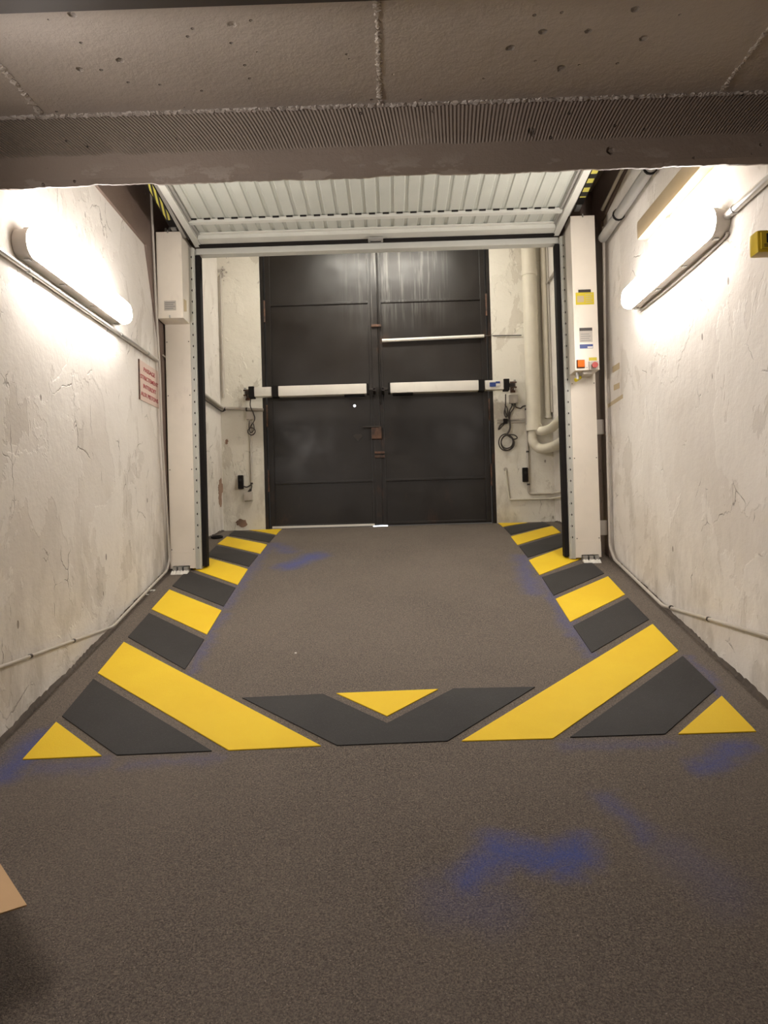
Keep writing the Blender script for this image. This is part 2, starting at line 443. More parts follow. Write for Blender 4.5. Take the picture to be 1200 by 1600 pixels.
# big downstand beam with slightly ragged lower arris
b = MB(); NX, NZ = 220, 14; g = {}
y0, y1 = YBF, YBB
for i in range(NX+1):
    x = XL+(XR-XL)*i/NX
    rag = .0015*math.sin(x*9)+.0015*math.sin(x*31+1)+random.uniform(-.0016, .0016)+(.004 if math.sin(x*5.3+1)>.75 else 0)
    for j in range(NZ+1):
        t = j/NZ; z = (BEAM_B+rag)*(1-t)+(CEIL_T+.0)*t if j == 0 else BEAM_B+(CEIL_F+.05-BEAM_B)*t
        yy = y0 + (.012 if j == 0 else 0) - (.012 if z > EYE+1.59 else 0)*.5
        g[i, j] = b.bm.verts.new((x, yy, z))
    g[i, 'c'] = b.bm.verts.new((x, y0+.03, BEAM_B+rag+.004)); g[i, 'b'] = b.bm.verts.new((x, y1, BEAM_B+.24)); g[i, 't'] = b.bm.verts.new((x, y1, CEIL_T+.1)); g[i, 'u'] = b.bm.verts.new((x, y0, CEIL_T+.1))
for i in range(NX):
    for j in range(NZ): b.bm.faces.new([g[i, j], g[i+1, j], g[i+1, j+1], g[i, j+1]])
    for a, c in ((NZ, 'u'), ('u', 't'), ('t', 'b'), ('b', 'c'), ('c', 0)): b.bm.faces.new([g[i, a], g[i+1, a], g[i+1, c], g[i, c]])
b.build('ceiling_beam', M['beam'], kind='structure')
# steel lintel edge at the top of the view
b = MB(); b.box((XL, 2.1, CEIL_F-.05), (XR, 2.345, CEIL_F-.042)).box((XL, 2.22, CEIL_F-.05), (XR, 2.228, CEIL_F+.0))
b.build('steel_lintel', M['dark'], kind='structure')
# brown painted bands and jambs beside the gate, and the lintel wall above it
def xband(name, x0, x1, pts):  # pts (y,z)
    return MB().prism([(x0, p[0], p[1]) for p in pts], (x1-x0, 0, 0)).build(name, M['brown'], kind='structure')
xband('trim_5', XL, XL+.018, [(YBB, EYE+2.03), (5.08, EYE+1.99), (5.37, EYE+1.25), (5.40, EYE+.85), (5.47, fz(5.47)), (5.95, fz(5.9)), (5.95, CEIL_T), (YBB, CEIL_T)])
xband('trim_6', XR-.018, XR, [(YBB, EYE+2.45), (4.82, EYE+2.286), (5.395, EYE+2.18), (5.47, fz(5.47)), (5.95, fz(5.9)), (5.95, CEIL_T), (YBB, CEIL_T)])
MB().box((XL, 5.62, EYE+2.16), (XR, 5.78, CEIL_B)).build('wall_lintel', M['brown'], kind='structure')

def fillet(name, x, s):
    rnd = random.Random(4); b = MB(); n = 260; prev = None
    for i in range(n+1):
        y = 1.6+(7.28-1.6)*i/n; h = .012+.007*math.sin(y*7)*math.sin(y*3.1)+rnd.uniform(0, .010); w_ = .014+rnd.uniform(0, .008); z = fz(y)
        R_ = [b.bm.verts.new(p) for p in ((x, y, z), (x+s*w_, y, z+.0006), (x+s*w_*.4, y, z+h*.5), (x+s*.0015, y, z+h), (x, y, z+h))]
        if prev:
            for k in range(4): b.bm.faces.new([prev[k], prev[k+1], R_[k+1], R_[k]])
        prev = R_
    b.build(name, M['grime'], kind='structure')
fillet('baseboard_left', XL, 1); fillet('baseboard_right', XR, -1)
# ---------------------------------------------------------------- floor markings
def marking(pix, colname, label, group):
    pts = [onF(*p) for p in pix]
    b = MB(); vs = [b.bm.verts.new((p.x, p.y, 0)) for p in pts]
    f = b.bm.faces.new(vs)
    for (y, _) in PROF:
        bmesh.ops.bisect_plane(b.bm, geom=b.bm.verts[:]+b.bm.edges[:]+b.bm.faces[:], plane_co=(0, y, 0), plane_no=(0, 1, 0))
    r = bmesh.ops.extrude_face_region(b.bm, geom=b.bm.faces[:])
    top = {e for e in r['geom'] if isinstance(e, bmesh.types.BMVert)}
    for v in b.bm.verts: v.co.z = fz(v.co.y) + (.0045 if v in top else .0002)
    o = b.build('floor_marking', M[colname])
    c = Vector((sum(p.x for p in pts), sum(p.y for p in pts), 0))/len(pts); c.z = fz(c.y)
    for v in o.data.vertices: v.co -= c
    o.location = c
    return setp(o, label, 'floor marking', group)
GY, GK = 'yellow floor markings', 'black floor markings'
marking([(35.5, 1187.5), (87.8, 1129.2), (158.8, 1182.2)], 'yellow', 'small yellow triangle painted on the floor in the near left corner beside the wall', GY)
marking([(97, 1120), (145.8, 1062), (331, 1174.5), (182.5, 1181)], 'black', 'large black painted wedge between the left corner triangle and the long left yellow bar', GK)
marking([(153, 1052.5), (193.5, 1004), (501.5, 1166.5), (357.5, 1173.5)], 'yellow', 'longest yellow bar on the left, slanting in towards the middle of the floor', GY)
marking([(200, 996), (233, 958.7), (319, 1000), (289, 1046.7)], 'black', 'black block on the left just beyond the long yellow bar', GK)
marking([(237, 952.5), (264.7, 922), (346, 954.5), (323.3, 992)], 'yellow', 'yellow block on the left, nearest whole one in front of the left gate column', GY)
marking([(269.5, 916), (292, 892), (368, 919), (349.5, 948)], 'black', 'black block touching the foot of the left gate column', GK)
marking([(300, 889), (318, 870), (387, 890), (371.3, 914.2)], 'yellow', 'yellow block partly hidden by the left gate column', GY)
marking([(323, 868.3), (338.3, 853), (403.3, 868.3), (389, 886)], 'black', 'black block just behind the left gate column', GK)
marking([(340, 850.5), (355, 839), (417, 851.7), (406.7, 865.8)], 'yellow', 'yellow block in the rear bay on the left near the plaster corner', GY)
marking([(358, 836.7), (366.7, 829), (430, 837.5), (420.8, 848.3)], 'black', 'farthest black block on the left, near the back wall', GK)
marking([(390, 828), (440.3, 826.3), (431.7, 835.8)], 'yellow', 'thin yellow wedge against the back wall left of the steel doors', GY)
marking([(378.6, 1091.3), (505, 1085.5), (605, 1131.3), (708.8, 1076.8), (836, 1074.5), (699, 1159), (526.7, 1165.8)], 'black', 'wide black chevron with a notched top across the middle of the floor', GK)
marking([(525.9, 1084.3), (684.5, 1078), (605, 1120)], 'yellow', 'yellow triangle pointing down into the notch of the black chevron', GY)
marking([(721.5, 1159), (1019.8, 976), (1059.8, 1017.6), (864, 1155)], 'yellow', 'longest yellow bar on the right, slanting in towards the middle of the floor', GY)
marking([(891, 1153), (1066.8, 1026), (1119.2, 1077), (1039, 1148)], 'black', 'large black painted wedge between the long right yellow bar and the corner triangle', GK)
marking([(1059.7, 1148), (1127.7, 1088.4), (1181.6, 1144)], 'yellow', 'small yellow triangle painted on the floor in the near right corner beside the wall', GY)
marking([(895.7, 978.8), (980.8, 934.9), (1014, 968.4), (924.5, 1020.7)], 'black', 'black block on the right just beyond the long yellow bar', GK)
marking([(868.2, 936.6), (950, 901.3), (976.5, 929.7), (890.9, 972.3)], 'yellow', 'yellow block on the right, nearest whole one in front of the right gate column', GY)
marking([(847, 902.6), (922, 877.5), (944, 896.4), (865, 931)], 'black', 'black block touching the foot of the right gate column', GK)
marking([(826.6, 876), (895, 850.5), (911, 872.5), (843, 899)], 'yellow', 'yellow block partly hidden by the right gate column', GY)
marking([(811.6, 854.4), (879, 834.5), (892, 850), (825, 871.6)], 'black', 'black block just behind the right gate column', GK)
marking([(798.4, 839), (863, 822.4), (876, 832.6), (808.6, 852)], 'yellow', 'yellow block in the rear bay on the right below the wall conduits', GY)
marking([(787.4, 825), (848, 815.5), (860, 821), (798, 836)], 'black', 'farthest black block on the right, near the back wall', GK)
marking([(778.4, 817.4), (823.6, 817), (785.6, 823.6)], 'yellow', 'thin yellow wedge against the back wall right of the steel doors', GY)

# ---------------------------------------------------------------- steel double door
def steel_door(name, x0, x1, hinge):
    yb, yf = YB+.10, YB+.06
    d = MB().box((x0, yf, EYE-.015), (x1, yb, DTOP-.04)).build(name, M['door'])
    d['kind'] = 'structure'
    w = .052
    def bar(nm, a, c): return MB().box(a, c, .004).build(nm, M['door'], d)
    bar('stile', (x0, yf-.014, EYE-.01), (x0+w, yf, DTOP-.05)); bar('stile', (x1-w, yf-.014, EYE-.01), (x1, yf, DTOP-.05))
    for h in (.005, .435, 2.228, 2.75):
        bar('rail', (x0+w, yf-.012, EYE+h-.012), (x1-w, yf, EYE+h+.012))
    # hinge pivots
    hx = x0-.012 if hinge < 0 else x1+.012
    for h in (.35, 1.0, 2.05):
        MB().cyl((hx, yf-.02, EYE+h), (hx, yf-.02, EYE+h+.22), .014, 12).build('hinge', M['rust'], d, True)
    return d
dl = steel_door('door_1', DX0+.045, -.128, -1)
dr = steel_door('door_2', -.098, DX1-.045, 1)
b = MB(); b.box((DX0, YB+.02, EYE-.03), (DX0+.032, YB+.12, DTOP)); b.box((DX1-.032, YB+.02, EYE-.03), (DX1, YB+.12, DTOP)); b.box((DX0, YB+.02, DTOP-.035), (DX1, YB+.12, DTOP))
b.build('door_frame', M['door'], kind='structure')
# cover strip, lock, hasps
MB().box((-.15, YB+.03, EYE-.01), (-.088, YB+.046, DTOP-.05), .004).build('cover_strip', M['door'], dl)
MB().cyl((-.075, YB+.035, EYE+1.2), (-.075, YB+.035, DTOP-.1), .008, 8).build('bolt_rod', M['door'], dr, True)
lk = MB().box((-.175, YB-.005, EYE+.845), (-.075, YB+.045, EYE+.965), .006).build('lock', M['rust'], dl)
MB().cyl((-.26, YB+.0, EYE+.965), (-.10, YB+.0, EYE+.965), .008, 10).build('handle', M['dark'], lk, True)
for h in (.67, .71, 1.98): MB().box((-.15, YB+.01, EYE+h-.012), (-.05, YB+.035, EYE+h+.012), .003).build('hasp', M['rust'], dl)
c = Vector((-.315, YB+.05, EYE+.87)); MB().prism([c+Vector((-.045, 0, .02)), c+Vector((-.02, 0, .035)), c+Vector((.03, 0, .035)), c+Vector((.05, 0, .01)), c+Vector((0, 0, -.035))], (0, .01, 0)).build('lock_cover', M['cable'], dl)
MB().box((-1.19, YB+.02, EYE-.018), (-.17, YB+.045, EYE+.004), .003).build('draught_strip', M['whiteplastic'], dl)
c = onY(554, 634, YB+.055); MB().cyl(c, c+Vector((0, .006, 0)), .012, 12).build('glint_dot', M['gap_glint'], dl)  # small glowing disc painted in for a reflected glint on the door
MB().box((-.185, YB+.05, EYE-.026), (-.04, YB+.09, EYE-.017)).build('light_gap', M['gap_glint'], kind='structure')
# white rod on the right leaf
r = thing('white_rod', (.46, YB+.03, EYE+1.83), 'thin white tube fixed level across the right steel door above the arm', 'rod')
MB().cyl((-.045, YB+.03, EYE+1.83), (.975, YB+.03, EYE+1.845), .016, 14).build('tube', M['whiteplastic'], r, True)
MB().tube([(.975, YB+.028, EYE+1.845), (1.10, YB-.012, EYE+1.835), (1.34, YB-.012, EYE+1.83)], .005, 8).build('rod_wire', M['cable'], r, True)

# gate operators
def operator(side):
    s = side
    if s < 0: xa, xb, xc, xd, xe, nm = -1.42, -1.30, -1.127, -1.065, -.207, 'white box-section door closer arm with two black bands on the left steel door'
    else: xa, xb, xc, xd, xe, nm = 1.262, 1.123, .937, .88, .023, 'white box-section door closer arm with blue label on the right steel door'
    y0, y1, z = YB-.19, YB-.09, EYE+1.315
    t = thing('door_operator', ((xa+xe)/2, YB-.14, z-.05), nm, 'door operator')
    MB().box((xd, y0, z-.05), (xe, y1, z+.05), .01).build('long_cover', M['whiteplastic'], t, True)
    MB().box((xb, y0+.004, z-.046), (xc, y1-.004, z+.046), .01).build('motor_cover', M['whiteplastic'], t, True)
    MB().box((xc, y0-.004, z-.056), (xd, y1+.004, z+.056), .006).build('black_band', M['rubber'], t)
    MB().box((xb, y0-.003, z-.055), (xb+s*.055, y1+.003, z+.055), .008).build('end_cap', M['rubber'], t)
    MB().box((xe, y0, z-.05), (xe-s*.02, y1, z+.05), .006).build('end_cap', M['rubber'], t)
    MB().box((xe-s*.02, y0+.04, z-.012), (xe-s*.085, y1-.035, z+.012), .004).build('piston_rod', M['dark'], t)
    b = MB(); b.box((xe-s*.085, y0+.04, z-.02), (xe-s*.06, YB+.055, z+.02), .003); b.build('door_bracket', M['dark'], t)
    MB().box((xe+s*.02, y0+.01, z-.066), (xe+s*.22, y1-.01, z-.05), .004).build('lower_rail', M['rubber'], t)
    w = MB(); w.box((xa-s*.0, YB-.01, z-.05), (xa-s*.05, YB-.001, z+.06), .002); w.box((xa-s*.01, YB-.16, z+.018), (xa-s*.04, YB-.01, z+.03), .002); w.box((xa-s*.01, YB-.16, z-.03), (xa-s*.04, YB-.01, z-.018), .002)
    w.build('wall_bracket', M['rust'], t)
    MB().cyl((xa-s*.025, YB-.14, z-.05), (xa-s*.025, YB-.14, z+.05), .011, 12).build('pivot_pin', M['galv'], t, True)
    MB().box((xa-s*.025, YB-.155, z-.018), (xb+s*.05, YB-.125, z+.018), .004).build('end_lug', M['dark'], t)
    if s > 0:
        MB().box((.99, y0-.001, z-.015), (1.085, y0+.004, z+.035)).build('label_plate', M['whiteplastic'], t)
        MB().box((.985, y0-.003, z-.02), (1.045, y0-.001, z+.022)).build('blue_label', M['blue'], t)
        MB().box((1.045, y0-.003, z+.012), (1.085, y0-.001, z+.03)).build('blue_label', M['blue'], t)
operator(-1); operator(1)

# ---------------------------------------------------------------- gate columns
YC = 5.42
def column(s, xo, xi, xf, xs, label):
    # xo outer edge of cover, xi inner edge, xf flange end, xs seal end
    zb = fz(YC)
    t = thing('gate_column', ((xo+xi)/2, YC+.1, fz(YC+.2)), label, 'gate column')
    top = EYE+2.14
    MB().box((xo, YC, zb+.135), (xi, YC+.20, top), .003).build('cover_panel', M['cream'], t)
    # notched base cover
    inn = xi if s < 0 else xi; a = xo+(-s)*.02; wdt = .125
    pts = [(xo, zb+.02), (a, zb+.02), (a, zb+.04), (a-s*wdt, zb+.04), (a-s*wdt, zb+.02), (xi, zb+.02), (xi, zb+.135), (xo, zb+.135)]
    MB().prism([(p[0], YC-.004, p[1]) for p in pts], (0, .2, 0)).build('base_cover', M['cream'], t)
    for k in range(3):
        x = a-s*(.022+.041*k)
        MB().box((x-.015, YC-.045, fz(YC-.05)+.004), (x+.015, YC+.06, zb+.034), .002).build('foot_tube', M['galv'], t)
    x0, x1 = sorted((a-s*.004, a-s*wdt))
    bb = MB(); N = 12
    P = []
    for i in range(N+1):
        x = x0+(x1-x0)*i/N; P.append((x, .006+.012*abs(math.sin(i*1.3+s))))
    for i in range(N):
        (xa, ha), (xb_, hb) = P[i], P[i+1]
        z0 = fz(YC-.08)
        bb.hexa([(xa, YC-.085, z0), (xb_, YC-.085, z0), (xb_, YC-.02, z0+.016), (xa, YC-.02, z0+.016), (xa, YC-.08, z0+ha*.6), (xb_, YC-.08, z0+hb*.6), (xb_, YC-.046, z0+hb+.012), (xa, YC-.046, z0+ha+.012)])
    bb.build('levelling_packing', M['whitebit'], t)
    x0, x1 = sorted((xi, xf))
    fl = MB(); fl.box((x0, YC+.005, zb+.012), (x1, YC+.19, top-.05), .003)
    q = xf+s*.012; fl.box((q-.003, YC-.004, zb+.02), (q+.003, YC+.01, top-.05))
    fl = fl.build('guide_rail', M['leafbar'], t)
    n = 27
    for i in range(n):
        z = zb+.17+i*(top-.12-zb-.17)/(n-1); xx = (xi+xf)/2-s*.004
        MB().cyl((xx, YC+.001, z), (xx, YC+.008, z), .0085, 12).build('rail_hole', M['darkhole'], fl)
    x0, x1 = sorted((xf, xs))
    MB().box((x0+.0005, YC+.03, zb+.03), (x1, YC+.10, EYE+2.043), .004).build('rubber_seal', M['rubber'], t)
    for z in (zb+.16, zb+.75, zb+1.3, top-.75):
        for x in (xo-s*.012, xi+s*.012):
            MB().cyl((x, YC-.003, z), (x, YC+.001, z), .004, 8).build('screw', M['dark'], t)
    return t
tL = column(-1, -1.640, -1.454, -1.412, -1.377, 'tall cream steel gate column at the left wall, with a plain box high on it')
tR = column(1, 1.530, 1.345, 1.305, 1.270, 'tall cream steel gate column at the right wall, below the control cabinet')
# wall brackets behind the right column
for z in (EYE-.13, EYE+.62):
    MB().box((1.535, YC+.06, z), (1.60, YC+.10, z+.11), .003).build('wall_bracket', M['greyplastic'], tR)

# counterweight / spring box on the left column
zb0, zt0 = EYE+1.52, EYE+2.145
t = thing('motor_box', (-1.548, 5.33, zb0), 'cream rectangular metal box with small grey sticker, high on the left gate column', 'box')
MB().box((-1.640, 5.25, zb0), (-1.455, YC-.001, zt0), .003).build('housing', M['cream'], t)
MB().box((-1.59, 5.247, zb0+.055), (-1.505, 5.25, zb0+.125)).build('label', M['greyplastic'], t)
for k in range(4): MB().box((-1.583, 5.2455, zb0+.066+.014*k), (-1.583+.06+.012*(k % 2), 5.247, zb0+.071+.014*k)).build('label_line', M['ink'], t)
MB().prism([(-1.4545, 5.27, zb0+.14), (-1.4545, 5.34, zb0+.15), (-1.4545, 5.34, zb0+.07), (-1.4545, 5.27, zb0+.05)], (.0015, 0, 0)).build('side_label', M['tan'], t)
MB().box((-1.556, 5.243, zb0+.001), (-1.548, 5.25, zb0+.02)).build('latch', M['galv'], t)
MB().box((-1.556, 5.243, zt0-.01), (-1.548, 5.25, zt0+.012)).build('latch', M['galv'], t)
for x in (-1.60, -1.57): MB().cyl((x, 5.36, zt0), (x, 5.36, zt0+.07), .009, 10).build('cable_gland', M['galv'], t, True)

# control cabinet on the right column
zb1, zt1 = EYE+1.055, EYE+2.165
t = thing('control_cabinet', (1.43, 5.33, zb1), 'long cream control cabinet with yellow label, amber lamp and red button on right column', 'control cabinet')
MB().box((1.340, 5.25, zb1), (1.513, YC-.001, zt1), .003).build('housing', M['cream'], t)
YF = 5.25
def lab(nm, px0, py0, px1, py1, m, d=.002, par=None):
    a = onY(px0, (py0+py1)/2, YF); c = onY(px1, (py0+py1)/2, YF); zt = onY((px0+px1)/2, py0, YF).z; zb = onY((px0+px1)/2, py1, YF).z
    return MB().box((a.x, YF-d, zb), (c.x, YF, zt)).build(nm, M[m], par or t), Vector(((a.x+c.x)/2, YF-d, (zt+zb)/2)), c.x-a.x, zt-zb
o, c0, w, h = lab('yellow_label', 899.5, 457, 928, 476, 'yellowlab')
MB().box((c0.x-w*.42, YF-.003, c0.z-h*.30), (c0.x-w*.05, YF-.002, c0.z+h*.22)).build('pictogram', M['tan'], o)
for k in range(5): MB().box((c0.x+w*.02, YF-.003, c0.z-h*.34+k*h*.16), (c0.x+w*(.42-.06*(k % 2)), YF-.002, c0.z-h*.29+k*h*.16)).build('label_line', M['tan'], o)
lab('dark_label', 903.5, 452.5, 923, 457, 'dark', .003)
o, c0, w, h = lab('rating_plate', 905.5, 512, 925.5, 534.5, 'greyplastic')
MB().box((c0.x-w*.5, YF-.003, c0.z+h*.28), (c0.x+w*.5, YF-.002, c0.z+h*.48)).build('dark_strip', M['dark'], o)
for k in range(4): MB().box((c0.x-w*.42, YF-.003, c0.z-h*.42+k*h*.15), (c0.x+w*(.35-.1*(k % 2)), YF-.002, c0.z-h*.38+k*h*.15)).build('label_line', M['ink'], o)
o, c0, w, h = lab('blue_label', 905.8, 538, 926.5, 544.5, 'blue')
MB().box((c0.x+w*.08, YF-.003, c0.z-h*.42), (c0.x+w*.48, YF-.002, c0.z-h*.05)).build('white_field', M['whiteplastic'], o)
lab('small_yellow_label', 920, 558.5, 932.5, 563.5, 'yellowlab')
o, c0, w, h = lab('signal_lamp', 901, 562.5, 913.3, 575.3, 'rust', .008)
MB().prism([(c0.x-w*.42, c0.y, c0.z-h*.42), (c0.x+w*.42, c0.y, c0.z-h*.42), (c0.x+w*.42, c0.y, c0.z+h*.42), (c0.x-w*.42, c0.y, c0.z+h*.42)], (0, -.014, 0)).build('amber_lens', M['amber'], o)
o, c0, w, h = lab('button_plate', 920, 565, 934.5, 578, 'greyplastic', .012)
MB().cyl(c0+Vector((.002, .0, 0)), c0+Vector((.002, -.018, 0)), .011, 16).build('button_stem', M['yellowlab'], o, True)
MB().tube([c0+Vector((.002, -.012, 0)), c0+Vector((.002, -.026, 0))], .021, 20).build('stop_button', M['red'], o, True)
c0 = onY(917, 574.5, YF); MB().cyl(c0, c0+Vector((0, -.004, 0)), .005, 10).build('key_lock', M['galv'], t)
MB().cyl((1.375, 5.33, zb1), (1.375, 5.33, zb1-.05), .013, 12).build('cable_gland', M['galv'], t, True)
MB().cyl((1.36, 5.33, zb1-.055), (1.40, 5.35, zb1-.03), .014, 12).build('lock_tag', M['yellowlab'], t, True)
MB().box((1.405, 5.28, zb1-.022), (1.47, 5.40, zb1), .003).build('base_plate', M['greyplastic'], t)
MB().box((1.424, 5.243, zt1-.012), (1.432, 5.25, zt1+.010)).build('latch', M['galv'], t)

# ---------------------------------------------------------------- tilted-up gate leaf
HL, SL = EYE+2.105, .063
def leaf_pt(x, y, off=0.): return Vector((x, y, HL+(5.40-y)*SL+off))
t = thing('gate_leaf', (-.05, 4.4, HL), 'raised corrugated grey-white gate leaf overhead between the columns', 'gate leaf')
b = MB(); x = -1.355; prof = []
while x < 1.25:
    prof += [(x, 0), (x+.062, 0), (x+.068, .009), (x+.089, .009), (x+.0955, 0)]; x += .0958
prof = [p for p in prof if p[0] <= 1.255]
ya, yb = 3.42, 5.36
A = [b.bm.verts.new(leaf_pt(px, ya, h+.035)) for px, h in prof]; B = [b.bm.verts.new(leaf_pt(px, yb, h+.035)) for px, h in prof]
A2 = [b.bm.verts.new(leaf_pt(px, ya, h+.038)) for px, h in prof]; B2 = [b.bm.verts.new(leaf_pt(px, yb, h+.038)) for px, h in prof]
for i in range(len(prof)-1):
    b.bm.faces.new([A[i], A[i+1], B[i+1], B[i]]); b.bm.faces.new([A2[i], B2[i], B2[i+1], A2[i+1]])
b.build('corrugated_sheet', M['leaf'], t)
def lbar(nm, x0, x1, y0, y1, lo, hi, m='leafbar'):
    return MB().hexa([leaf_pt(x0, y0, lo), leaf_pt(x1, y0, lo), leaf_pt(x1, y1, lo), leaf_pt(x0, y1, lo), leaf_pt(x0, y0, hi), leaf_pt(x1, y0, hi), leaf_pt(x1, y1, hi), leaf_pt(x0, y1, hi)]).build(nm, M[m], t)
lbar('bottom_rail', -1.355, 1.25, 5.315, 5.40, -.0, .05)
lbar('bottom_flange', -1.355, 1.25, 5.285, 5.315, .026, .034)
lbar('cross_bar', -1.355, 1.25, 5.085, 5.125, .012, .034)
lbar('cross_bar', -1.355, 1.25, 4.20, 4.24, .004, .034)
lbar('side_rail', -1.405, -1.358, 3.42, 5.44, -.004, .05)
lbar('side_rail', 1.252, 1.299, 3.42, 5.44, -.004, .05)
lbar('top_rail', -1.355, 1.25, 3.42, 3.47, .0, .05)
lbar('inner_lip', -1.358, -1.335, 3.47, 5.3, .02, .03, 'galv')
lbar('inner_lip', 1.23, 1.252, 3.47, 5.3, .02, .03, 'galv')
lbar('rubber_edge', -1.37, 1.26, 5.40, 5.432, -.01, .045, 'rubber')
lb = MB(); lb.box((-.115, 5.35, HL-.022), (-.005, 5.42, HL-.004), .003); lb.box((-.105, 5.36, HL-.03), (-.015, 5.37, HL+.0), .002); lb.build('centre_latch', M['galv'], t)
MB().box((-.10, 5.375, HL-.026), (-.02, 5.40, HL-.02)).build('latch_slot', M['rubber'], t)
# slots over the cross bar between the corrugations
x = -1.355
while x < 1.2:
    lbar('bar_slot', x+.012, x+.056, 5.072, 5.0845, .027, .0345, 'rubber'); x += .0958
t = thing('gate_header', (-.05, 5.5, EYE+2.04), 'plain cream metal header bar across the top of the gate opening', 'header bar')
MB().box((-1.4115, 5.47, EYE+2.055), (1.3045, 5.55, EYE+2.10), .004).build('bar', M['leafbar'], t)
MB().box((-1.376, 5.455, EYE+2.10), (1.268, 5.55, EYE+2.15), .002).build('seal_strip', M['rubber'], t)

# lifting arms and tracks
def arm(s, x, y0, h0, y1, h1, hz, label):
    t = thing('lifting_arm', (x, (y0+y1)/2, EYE+(h0+h1)/2-.03), label, 'gate arm')
    def pt(xx, u, dz): return Vector((xx, y0+(y1-y0)*u, EYE+h0+(h1-h0)*u+dz))
    def seg(nm, u0, u1, xa, xb, lo, hi, m):
        return MB().hexa([pt(xa, u0, lo), pt(xb, u0, lo), pt(xb, u1, lo), pt(xa, u1, lo), pt(xa, u0, hi), pt(xb, u0, hi), pt(xb, u1, hi), pt(xa, u1, hi)]).build(nm, M[m], t)
    seg('arm_plate', 0, .955, x-.026, x+.026, -.02, .03, 'rubber')
    seg('hazard_tape', 0, .90, x-.0262+(.008 if s < 0 else .004), x+.02, -.0212, -.0205, hz)
    seg('arm_end', .955, 1.0, x-.018, x+.018, -.03, .02, 'galv')
    xi = x-s*.062
    seg('inner_channel', 0, 1.0, xi-.012, xi+.012, -.06, .0, 'galv')
    seg('inner_channel', 0, 1.0, xi-s*.028-.006, xi-s*.028+.006, -.075, -.02, 'dark')
    return t
arm(-1, -1.505, 3.6, 2.40, 5.30, 2.176, 'hazardL', 'long dark gate arm with slanted yellow stripes above the left column')
arm(1, 1.415, 3.6, 2.44, 5.36, 2.27, 'hazardR', 'long dark gate arm with square yellow patches above the right column')

# ---------------------------------------------------------------- wall lamps
def stadium(yc0, yc1, zc, hw, n=10, taper=0):
    pts = []
    for k in range(n+1):
        a = -PI/2+PI*k/n; pts.append((yc1-hw+hw*math.cos(a)*1.0, zc+hw*math.sin(a)))
    for k in range(n+1):
        a = PI/2+PI*k/n; pts.append((yc0+hw+hw*math.cos(a), zc+hw*math.sin(a)))
    return pts
def lamp(s, wallx, y0, y1, z, label, emat, lit=True, hw=.070):
    t = thing('wall_lamp', (wallx, (y0+y1)/2, z), label, 'lamp')
    def ext(nm, x0, x1, shr0, shr1, m, k=.7):
        b = MB(); P0 = stadium(y0+shr0, y1-shr0, z, hw-shr0); P1 = stadium(y0+shr1, y1-shr1, z, hw-shr1)
        A = [b.bm.verts.new((x0, p, q)) for p, q in P0]; B = [b.bm.verts.new((x1, p, q)) for p, q in P1]
        n = len(A); b.bm.faces.new(A); b.bm.faces.new(B[::-1])
        for i in range(n): b.bm.faces.new([A[i], A[(i+1) % n], B[(i+1) % n], B[i]])
        return b, (A, B)
    d = -s
    b, _ = ext('h', wallx+d*.002, wallx+d*.072, .006, .0, None); b.build('housing', M['greyplastic'], t, True)
    # diffuser: stacked rings for a rounded front
    b = MB(); prev = None; n = None
    for x, sh in ((.072, .002), (.089, .002), (.108, .008), (.119, .020), (.125, .038)):
        R = [b.bm.verts.new((wallx+d*x, p, q)) for p, q in stadium(y0+sh, y1-sh, z, hw-sh)]
        if prev:
            for i in range(len(R)): b.bm.faces.new([prev[i], prev[(i+1) % len(R)], R[(i+1) % len(R)], R[i]])
        else: b.bm.faces.new(R)
        prev = R
    b.bm.faces.new(prev)
    b.build('diffuser', emat, t, True)
    for f in (.06, .35, .65, .94):
        yy = y0+(y1-y0)*f
        for sg in (-1, 1):
            MB().box((wallx+d*.03, yy-.012, z+sg*(hw+.001)-.003), (wallx+d*.055, yy+.012, z+sg*(hw+.001)+.003)).build('clip', M['galv'], t)
    return t
a = onX(40, 377, XL+.07); c = onX(196, 490, XL+.07)
print('lampL', a, c)
lamp(-1, XL, a.y, c.y, (a.z+c.z)/2, 'long glowing tube lamp on the left wall', M['lampR'])
zL = (a.z+c.z)/2; LY0, LY1 = a.y, c.y
a = onX(1120, 348, XR-.07); c = onX(981, 465, XR-.07)
print('lampR', a, c)
lamp(1, XR, a.y, c.y, (a.z+c.z)/2, 'long glowing tube lamp on the right wall below the dead yellowed one', M['lampR'])
zR = (a.z+c.z)/2; RY0, RY1 = a.y, c.y
# old yellowed fitting
a = onX(1112, 248, XR-.06); c = onX(1004, 352, XR-.06); print('old', a, c)
t = thing('old_wall_lamp', (XR, c.y-.7, c.z), 'unlit yellowed tube lamp high on the right wall', 'lamp')
zo = (a.z+c.z)/2; yo1 = c.y; yo0 = yo1-1.30
b = MB(); b.box((XR-.03, yo0, zo-.05), (XR-.002, yo1, zo+.05), .008); b.build('housing', M['whiteplastic'], t, True)
b = MB(); b.box((XR-.10, yo0+.01, zo-.058), (XR-.031, yo1-.005, zo+.052), .02); b.build('diffuser', M['oldlens'], t, True)
MB().box((XR-.035, yo0, zo-.066), (XR-.022, yo1+.0, zo-.056), .002).build('lower_lip', M['whiteplastic'], t)
for yy in (yo0+.3, yo1-.35): MB().box((XR-.05, yy-.01, zo-.069), (XR-.02, yy+.01, zo-.054)).build('clip', M['galv'], t)
